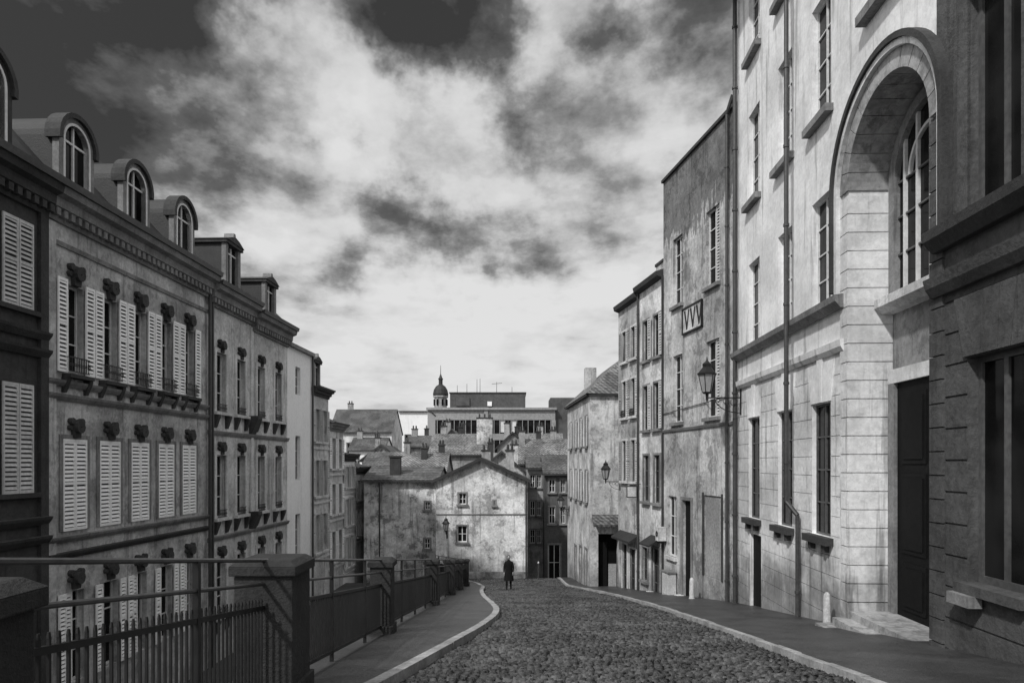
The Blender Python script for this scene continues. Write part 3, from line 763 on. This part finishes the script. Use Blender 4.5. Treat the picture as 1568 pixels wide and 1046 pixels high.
house('old_house',-10.3,-5.2,47.5,7,-11,-1.15,-.3,'M1','tileD',
      wins=[(4.25,4.6,-3.2,-2.65),(4.2,4.6,-5.9,-5.2)],axis='x',chim=[(2.0,-1.2,-1.,.45,.75,.5,'stoneD',0)],rf=.5)
mb=MB((-10.3,47.5),(1,0),1); mb.cyl((1.1,.09,-8),(1.1,.09,-1.3),.05,.05,'zinc'); mb.build('drain_pipe')
house('tiled_house',-10.2,-5.6,57,7,-11,-.9,.95,'mid','tile',axis='x',chim=[(1,-3,0,1.8,.5,.5,'mid',1),(2.6,-2.2,0,1.3,.5,.5,'stoneD',2),(4,-3.2,0,1.6,.5,.5,'stoneD',2)])
house('tiled_house',-8.2,-2.6,68,8,-12,1.0,3.0,'mid','tile',axis='x',chim=[(5.4,-2,0,4.6,1.6,.8,'M1',3),(1,-4,2,3.9,.6,.5,'mid',2),(2.8,-4,2,3.8,.5,.5,'stoneD',2)])
house('tiled_house',-3.0,1.2,60,7,-12,-.8,1.0,'M1','tileD',axis='y',chim=[(3.2,-3,-1,1.7,.7,.5,'M1',2),(1.0,-4,-1,1.9,.5,.5,'stoneD',2)],wins=[(1.,1.6,-2.3,-1.3)])
house('tiled_house',.6,5.6,66,7,-12,.1,2.4,'mid','tile',axis='x',chim=[(.4,-2.5,.5,3.2,.6,.5,'mid',2),(2.1,-3.3,1.5,3.2,.5,.4,'stoneD',2),(3.6,-3.3,1.5,3.3,.6,.5,'mid',2)],wins=[(.5,1.1,-2,-.8),(1.9,2.5,-2,-.8)])
house('narrow_house',1.25,2.55,55,6,-13,-.3,.6,'mid','tileD',axis='x',wins=[(.2,.6,-1.9,-.9),(.75,1.1,-1.9,-.9),(.2,.6,-4.2,-3),(.75,1.1,-4.2,-3),(.2,.6,-6.4,-5.3),(.75,1.1,-6.4,-5.3)])
house('dark_house',2.5,6.2,52.5,6,-13,-.7,.6,'dark','tileD',axis='x',wins=[(.35,.8,-2.2,-1.2),(1.25,1.6,-2.2,-1.2),(.35,.8,-4.6,-3.3),(1.25,1.6,-4.6,-3.3),(.3,1.2,-9,-6.2)],sh=None)
house('white_house',-13.5,-10.9,62,7,-12,-.2,1.0,'white','tileD',axis='x',wins=[(.6,1.2,-2,-.9),(1.5,2.1,-2,-.9)])
house('tiled_house',-16.5,-12.2,75,8,-12,.4,2.0,'M1','tileD',axis='y',wins=[(1,1.7,-1.5,-.3)],chim=[(1.2,-3,0,2.9,.6,.5,'mid',2)])
house('tiled_house',-28,-18.5,105,10,-12,5.0,8.6,'light','tileD',axis='x',wins=[(1+1.6*k,1.9+1.6*k,1.6,3.2) for k in range(5)],chim=[(2,-5,7,9.6,.8,.6,'mid',2)])
house('white_block',-19.5,-14.6,118,12,-12,9.0,9.2,'white','concrete',axis='x',wins=[(1,2,3,5)])
for (x0,x1,y,ze,zr,w,r,ax) in((-12.8,-9.4,82,2.1,3.4,'mid','tileD','x'),(-9.3,-6.2,88,2.5,4.4,'mid','tile','y'),(-1.8,2.0,84,2.0,3.8,'mid','tileD','y'),(2.2,6.0,80,1.6,3.6,'mid','tile','x'),(-21,-16.5,88,1.8,3.4,'white','tileD','x')):
    house('tiled_house',x0,x1,y,7,-12,ze,zr,w,r,axis=ax,wins=[(.7,1.3,ze-1.9,ze-.8),(2.1,2.7,ze-1.9,ze-.8)],chim=[(U(.4,1.4),-3,ze,zr+U(.7,1.3),.7,.5,'mid',2),(U(1.8,3.),-4,ze,zr+U(.4,1.),.5,.5,'stoneD',1)])
# modern block
H=empty('office_building'); mb=MB((-18.5,150),(1,0),1); W=28.
ops=[(.8,W-.8,6.6,9.6,.4),(.8,W-.8,2.4,5.2,.4)]
mb.facade(0,W,-12,11.8,ops,'concL',depth=.4); mb.body(0,W,-12,11.8,18,'concL','concrete')
for o_ in ops:
    mb.quad([(o_[0],-.4,o_[2]),(o_[1],-.4,o_[2]),(o_[1],-.4,o_[3]),(o_[0],-.4,o_[3])],'glass')
    a=o_[0]
    while a<o_[1]:
        mb.box(a-.07,a+.07,-.38,-.05,o_[2],o_[3],'concL')
        if R()<.14: mb.box(a+.1,a+1.1,-.36,-.3,o_[2]+.3,o_[3],'frame')
        a+=1.25
mb.box(12.4,13.2,-.3,.3,-12,12.2,'concL')
mb.box(-.3,W+.3,-1,.6,11.8,12.3,'concL')
mb.box(4.6,21.5,-14,-3,12.3,15.8,'concrete'); mb.box(4.4,21.7,-14.2,-2.8,15.8,16.0,'stoneD')
mb.box(6.0,9.0,-2.9,-2.7,12.9,14.8,'dark');mb.box(13,14,-2.9,-2.7,12.9,13.9,'white')
for a in(6.,8.2,10.5,11.2,15,18.5): mb.cyl((a,-6,15.7),(a,-6,U(17,19.6)),.06,.04,'iron',6)
mb.cyl((13.9,-6,18.2),(16.2,-6,18.4),.05,.05,'iron',6)
mb.box(27,33,-9,-1,-12,14.6,'dark')
mb.build('walls_roof_windows',H)
H=empty('church_tower'); mb=MB((0,0),(0,1),1)
def lathe(mb,x,y,pr,mat,k=12):
    for (r0,h0),(r1,h1) in zip(pr,pr[1:]): mb.cyl((y,x,h0),(y,x,h1),r0,r1,mat,k,cap=False)
tx,ty=-20.9,200
lathe(mb,tx,ty,[(2.3,-12),(2.3,15.6),(2.7,15.7),(2.7,16.3),(2.2,16.4)],'mid',8)
lathe(mb,tx,ty,[(1.9,16.4),(1.9,19.2),(2.3,19.4),(2.3,19.8)],'mid',8)
lathe(mb,tx,ty,[(2.2,19.8),(2.25,20.4),(2.0,21.6),(1.4,22.6),(.7,23.1),(.62,23.2)],'slate',16)
lathe(mb,tx,ty,[(.6,23.2),(.6,24.6),(.8,24.7),(.45,25.3),(.1,26.3),(.05,28.8)],'slate',8)
for k in range(8):
    th=k*math.pi/4+math.pi/8
    x_=tx+1.86*math.cos(th);y_=ty+1.86*math.sin(th)
    mb.cyl((y_,x_,17),(y_,x_,18.8),.3,.3,'black',6)
mb.build('tower_body',H)
# ------------------------------------------------------------ lamps
def lantern(name,org,d,side,a,z,arm=1.1,s_=1.,n0=0.):
    mb=MB(org,d,side); t=.02*s_
    mb.box(a-.05,a+.05,n0,n0+.03,z-.5*s_,z+.25*s_,'iron')
    mb.cyl((a,n0+.02,z),(a,n0+arm,z),t,t,'iron')
    pv=None
    for i in range(15):
        th=i/14*math.pi*.5
        p=(a,n0+.02+arm*.75*math.sin(th),z-.45*s_+.45*s_*(1-math.cos(th)))
        if pv: mb.cyl(pv,p,t*.7,t*.7,'iron',6)
        pv=p
    for cx_,cz_,r_ in((.22,-.13,.1),(.45,-.1,.08),(.68,-.06,.05)):
        pv=None
        for i in range(13):
            th=i/12*2*math.pi; p=(a,n0+cx_*arm+r_*s_*math.cos(th),z+cz_*s_+r_*s_*math.sin(th))
            if pv: mb.cyl(pv,p,t*.5,t*.5,'iron',5)
            pv=p
    L=n0+arm
    k=6
    mb.cyl((a,L,z-.1*s_),(a,L,z+.12*s_),.03*s_,.05*s_,'iron',k)
    mb.cyl((a,L,z+.12*s_),(a,L,z+.17*s_),.12*s_,.15*s_,'iron',k)
    mb.cyl((a,L,z+.17*s_),(a,L,z+.68*s_),.135*s_,.24*s_,'lampglass',k)
    for i in range(k):
        th=2*math.pi*i/k+math.pi/k
        def pp(r,zz): return (a+r*math.sin(th+math.pi/2),L+r*math.cos(th+math.pi/2),zz)
        mb.cyl(pp(.14*s_,z+.17*s_),pp(.25*s_,z+.68*s_),.014*s_,.014*s_,'iron',5)
    mb.cyl((a,L,z+.68*s_),(a,L,z+.73*s_),.29*s_,.29*s_,'iron',k)
    mb.cyl((a,L,z+.73*s_),(a,L,z+.92*s_),.27*s_,.12*s_,'iron',k)
    mb.cyl((a,L,z+.92*s_),(a,L,z+1.0*s_),.13*s_,.14*s_,'iron',k)
    mb.cyl((a,L,z+1.0*s_),(a,L,z+1.1*s_),.14*s_,.03*s_,'iron',k)
    mb.cyl((a,L,z+1.1*s_),(a,L,z+1.22*s_),.03*s_,.01*s_,'iron',k)
    mb.build(name)
lantern('street_lamp',(6.9,0),(41/1045,1),-1,23.3,2.25,1.15,1.15)
lantern('street_lamp',(ox,oy),(-.16,1),-1,12.9,-.95,.8,.95)
lantern('street_lamp',(cx,cy),(-.05,1),-1,8.6,-3.1,.6,.9)
lantern('street_lamp',(-5.15,46.2),(1,0),1,.75,-4.6,.7,.9)
mb=MB(**RG); zz=g(29.6)+.1
mb.box(5.2,5.9,.05,.4,zz,zz+1.0,'trimL'); mb.box(5.15,5.95,.03,.44,zz+1.0,zz+1.06,'stoneM'); mb.box(5.25,5.53,.4,.415,zz+.08,zz+.92,'shutD'); mb.box(5.57,5.85,.4,.415,zz+.08,zz+.92,'shutD')
mb.build('utility_cabinet')
mb=MB((1.75,45.2)); z=g(45.2)
mb.cyl((0,0,z),(0,0,z+1.1),.05,.04,'railL',10); mb.cyl((0,0,z+1.1),(0,0,z+1.2),.06,.03,'frame',10)
mb.build('street_bollard')
# ------------------------------------------------------------ pedestrian
def skinobj(name,vs,es,rad,mat,parent,root=0):
    me=bpy.data.meshes.new(name); me.from_pydata(vs,es,[]); o=bpy.data.objects.new(name,me); sc.collection.objects.link(o)
    o.parent=parent; me.materials.append(mat)
    o.modifiers.new('skin','SKIN')
    for i,r in enumerate(rad):
        me.skin_vertices[0].data[i].radius=(r,r); me.skin_vertices[0].data[i].use_root=(i==root)
    sb=o.modifiers.new('sub','SUBSURF'); sb.levels=1; sb.render_levels=2
    return o
PX,PYY=-.17,36.0
ped=empty('pedestrian'); ped.location=(PX,PYY,g(PYY)+.04)
vs=[(0,0,.95),(0,-.01,1.15),(0,-.02,1.36),(0,-.03,1.50),(0,-.04,1.58),
    (-.17,-.02,1.40),(-.24,.03,1.14),(-.25,-.06,.90),(.17,-.02,1.40),(.25,-.05,1.14),(.22,-.16,.93),
    (-.10,0,.90),(-.11,-.14,.50),(-.11,-.16,.09),(-.12,-.30,.05),
    (.10,0,.90),(.10,.05,.50),(.11,.26,.14),(.11,.15,.05)]
es=[(0,1),(1,2),(2,3),(3,4),(2,5),(5,6),(6,7),(2,8),(8,9),(9,10),(0,11),(11,12),(12,13),(13,14),(0,15),(15,16),(16,17),(17,18)]
rd=[.15,.14,.15,.065,.06,.075,.055,.038,.075,.055,.038,.10,.072,.048,.042,.10,.072,.048,.042]
skinobj('body',vs,es,rd,M['coat'],ped)
def hand(cx_,cy_,cz_,sx):
    V=[(cx_,cy_,cz_),(cx_,cy_-.015,cz_-.06)];E=[(0,1)];Rr=[.026,.034]
    for i,(dy,L) in enumerate(((-.032,.065),(-.011,.075),(.011,.07),(.03,.055))):
        b=len(V); V+=[(cx_,cy_-.015+dy,cz_-.085),(cx_-sx*.01,cy_-.02+dy,cz_-.085-L*.5),(cx_-sx*.028,cy_-.03+dy,cz_-.085-L)]
        E+=[(1,b),(b,b+1),(b+1,b+2)];Rr+=[.010,.009,.008]
    b=len(V); V+=[(cx_-sx*.01,cy_-.05,cz_-.05),(cx_-sx*.02,cy_-.068,cz_-.09)]; E+=[(0,b),(b,b+1)];Rr+=[.011,.009]
    skinobj('hand',V,E,Rr,M['skin'],ped)
hand(-.25,-.065,.89,-1);hand(.22,-.17,.92,1)
bm=bmesh.new(); rings=[]
lv=[(1.50,.075,.07,-.03),(1.45,.16,.10,-.025),(1.38,.215,.13,-.02),(1.2,.205,.145,-.01),(1.02,.19,.14,0),(.85,.225,.17,.0),(.62,.25,.22,.01),(.46,.27,.25,.02)]
for z,rx,ry,oy_ in lv:
    rings.append([bm.verts.new((rx*math.cos(2*math.pi*i/20)*(1+.03*math.sin(5*i)*(1.4-z)),oy_+ry*math.sin(2*math.pi*i/20),z)) for i in range(20)])
for a,b_ in zip(rings,rings[1:]):
    for i in range(20): bm.faces.new((a[i],a[(i+1)%20],b_[(i+1)%20],b_[i]))
me=bpy.data.meshes.new('coat'); bm.to_mesh(me); bm.free(); me.materials.append(M['coat'])
o=bpy.data.objects.new('coat',me); sc.collection.objects.link(o); o.parent=ped
o.modifiers.new('s','SUBSURF').render_levels=2; me.polygons.foreach_set('use_smooth',[True]*len(me.polygons))
def ball(name,c,r,mat,seg=20):
    bm=bmesh.new(); bmesh.ops.create_uvsphere(bm,u_segments=seg,v_segments=12,radius=1.)
    for v_ in bm.verts:
        x,y_,z=v_.co
        if name=='head':
            if z<0: x*=1+z*.28; y_*=1+z*.12
            if y_<-.8 and -.35<z<.15: y_*=1.16 if abs(x)<.22 else 1.
        v_.co=(c[0]+x*r[0],c[1]+y_*r[1],c[2]+z*r[2])
    me=bpy.data.meshes.new(name); bm.to_mesh(me); bm.free(); me.materials.append(mat); me.polygons.foreach_set('use_smooth',[True]*len(me.polygons))
    o=bpy.data.objects.new(name,me); sc.collection.objects.link(o); o.parent=ped
ball('head',(0,-.06,1.665),(.078,.098,.118),M['skin'])
ball('hair',(0,-.035,1.70),(.087,.098,.10),M['hair'])
for s_ in(-1,1):
    ball('ear',(s_*.08,-.05,1.655),(.012,.02,.03),M['skin'],8); ball('eye',(s_*.03,-.148,1.675),(.012,.01,.008),M['hair'],8); ball('shoe',(s_*.115,(-.27 if s_<0 else .16),.04),(.05,.14,.045),M['wood'],10)
ball('mouth',(0,-.15,1.61),(.025,.008,.006),M['hair'],8)
# ------------------------------------------------------------ sky
SUN_EL=math.radians(44)
az_from=Vector((-.62,-.78,0)).normalized()
sv=az_from*math.cos(SUN_EL)+Vector((0,0,math.sin(SUN_EL)))
w=bpy.data.worlds.new('World'); sc.world=w; w.use_nodes=True
t=NT(w.node_tree); bg=w.node_tree.nodes['Background']
sky=t.n('ShaderNodeTexSky'); sky.sky_type='NISHITA'; sky.sun_disc=False; sky.sun_elevation=SUN_EL
sky.sun_rotation=math.atan2(az_from.x,az_from.y)
skbw=t.n('ShaderNodeRGBToBW',{0:sky.outputs[0]}).outputs[0]
dr=t.n('ShaderNodeTexCoord').outputs['Generated']
sp=t.n('ShaderNodeSeparateXYZ',{0:dr})
zc=t.m('ADD',t.m('MAXIMUM',sp.outputs[2],0.),.14)
px=t.m('DIVIDE',sp.outputs[0],zc);py=t.m('DIVIDE',sp.outputs[1],zc)
pv=t.n('ShaderNodeCombineXYZ',{0:px,1:py,2:.7}).outputs[0]
mp=t.n('ShaderNodeMapping',{'Vector':pv,'Location':(3.1,1.4,0),'Rotation':(0,0,.35),'Scale':(1.,.85,1)}).outputs[0]
nA=t.n('ShaderNodeTexNoise',{'Vector':mp,'Scale':1.5,'Detail':7.,'Roughness':.54}).outputs[0]
nB=t.n('ShaderNodeTexNoise',{'Vector':mp,'Scale':4.2,'Detail':6.,'Roughness':.6}).outputs[0]
wn=t.n('ShaderNodeTexNoise',{'Vector':dr,'Scale':5.,'Detail':6.,'Roughness':.58})
off=t.n('ShaderNodeVectorMath',{0:wn.outputs[1],1:(.5,.5,.5)},operation='SUBTRACT').outputs[0]
off=t.n('ShaderNodeVectorMath',{0:off,3:.42},operation='SCALE').outputs[0]
wd=t.n('ShaderNodeVectorMath',{0:dr,1:off},operation='ADD').outputs[0]
wd=t.n('ShaderNodeVectorMath',{0:wd},operation='NORMALIZE').outputs[0]
def dirv(u,v_):
    return Vector(((u-784)/1045,1,(710-v_)/1045)).normalized()
tot=None
for (u,v_,k,a) in [(0,-70,20,1.5),(-60,150,50,.8),(300,-50,120,1.0),(640,-30,130,1.15),(700,40,240,.9),(790,110,320,.9),(880,180,360,.8),(1060,-20,150,.9),(1120,90,220,.5),(540,265,420,.8),(610,310,460,.75),(700,350,460,.9),(800,372,460,.85),(550,400,600,.65),(140,70,200,.35),(330,240,220,.3),(960,290,300,.4),(1000,60,260,.4),
                   (90,110,260,-.5),(400,110,70,-.5),(520,110,160,-.45),(900,60,300,-.4),(700,480,40,-.5)]:
    dd=t.n('ShaderNodeVectorMath',{0:wd,1:tuple(dirv(u,v_))},operation='DOT_PRODUCT').outputs['Value']
    e=t.m('MULTIPLY',t.m('POWER',t.m('MAXIMUM',dd,0.),float(k)*1.4),a)
    tot=e if tot is None else t.m('ADD',tot,e)
dens=t.m('ADD',t.m('MULTIPLY',t.m('SUBTRACT',nA,.5),1.6),t.m('MULTIPLY',t.m('SUBTRACT',nB,.5),1.35))
hz=t.mr(sp.outputs[2],.0,.3,.5,1.)
dens=t.m('ADD',t.m('MULTIPLY',dens,hz),t.m('MULTIPLY',tot,t.m('ADD',t.m('MULTIPLY',nB,.8),.25)))
rp=t.n('ShaderNodeValToRGB',{0:t.m('ADD',t.m('MULTIPLY',dens,.66),.175)})
cr=rp.color_ramp; cr.elements[0].position=.02; cr.elements[0].color=(.92,.92,.92,1); cr.elements[1].position=.85; cr.elements[1].color=(.04,.04,.04,1)
for p_,c_ in((.17,.80),(.30,.58),(.42,.33),(.58,.13)):
    e=cr.elements.new(p_); e.color=(c_,c_,c_,1)
cl=t.n('ShaderNodeRGBToBW',{0:rp.outputs[0]}).outputs[0]
cl=t.m('MULTIPLY',cl,8.5)
sd=t.n('ShaderNodeVectorMath',{0:dr,1:tuple(sv)},operation='DOT_PRODUCT').outputs['Value']
glow=t.m('ADD',t.mr(sd,.0,1.,0.,.5),t.mr(sp.outputs[2],.58,.95,0.,.4))
cl=t.m('MULTIPLY',cl,t.m('ADD',1.,glow))
fin=t.m('ADD',t.m('MULTIPLY',cl,.92),t.m('MULTIPLY',skbw,.08))
cc=t.n('ShaderNodeCombineColor',{0:fin,1:fin,2:fin}).outputs[0]
t.nt.links.new(cc,bg.inputs[0]); bg.inputs[1].default_value=.1
ld=bpy.data.lights.new('sun','SUN'); ld.energy=3.0; ld.angle=math.radians(3); ld.color=(1,.997,.99)
lo_=bpy.data.objects.new('sun',ld); sc.collection.objects.link(lo_)
lo_.rotation_euler=sv.to_track_quat('Z','Y').to_euler()
cd=bpy.data.cameras.new('camera'); cd.lens=24; cd.sensor_width=36; cd.shift_y=187/1568; cd.clip_end=8000; cd.clip_start=.05
co_=bpy.data.objects.new('camera',cd); sc.collection.objects.link(co_); co_.location=(0,0,0); co_.rotation_euler=(math.radians(90),0,0)
sc.camera=co_
sc.view_settings.view_transform='Standard'; sc.view_settings.look='None'; sc.view_settings.exposure=0
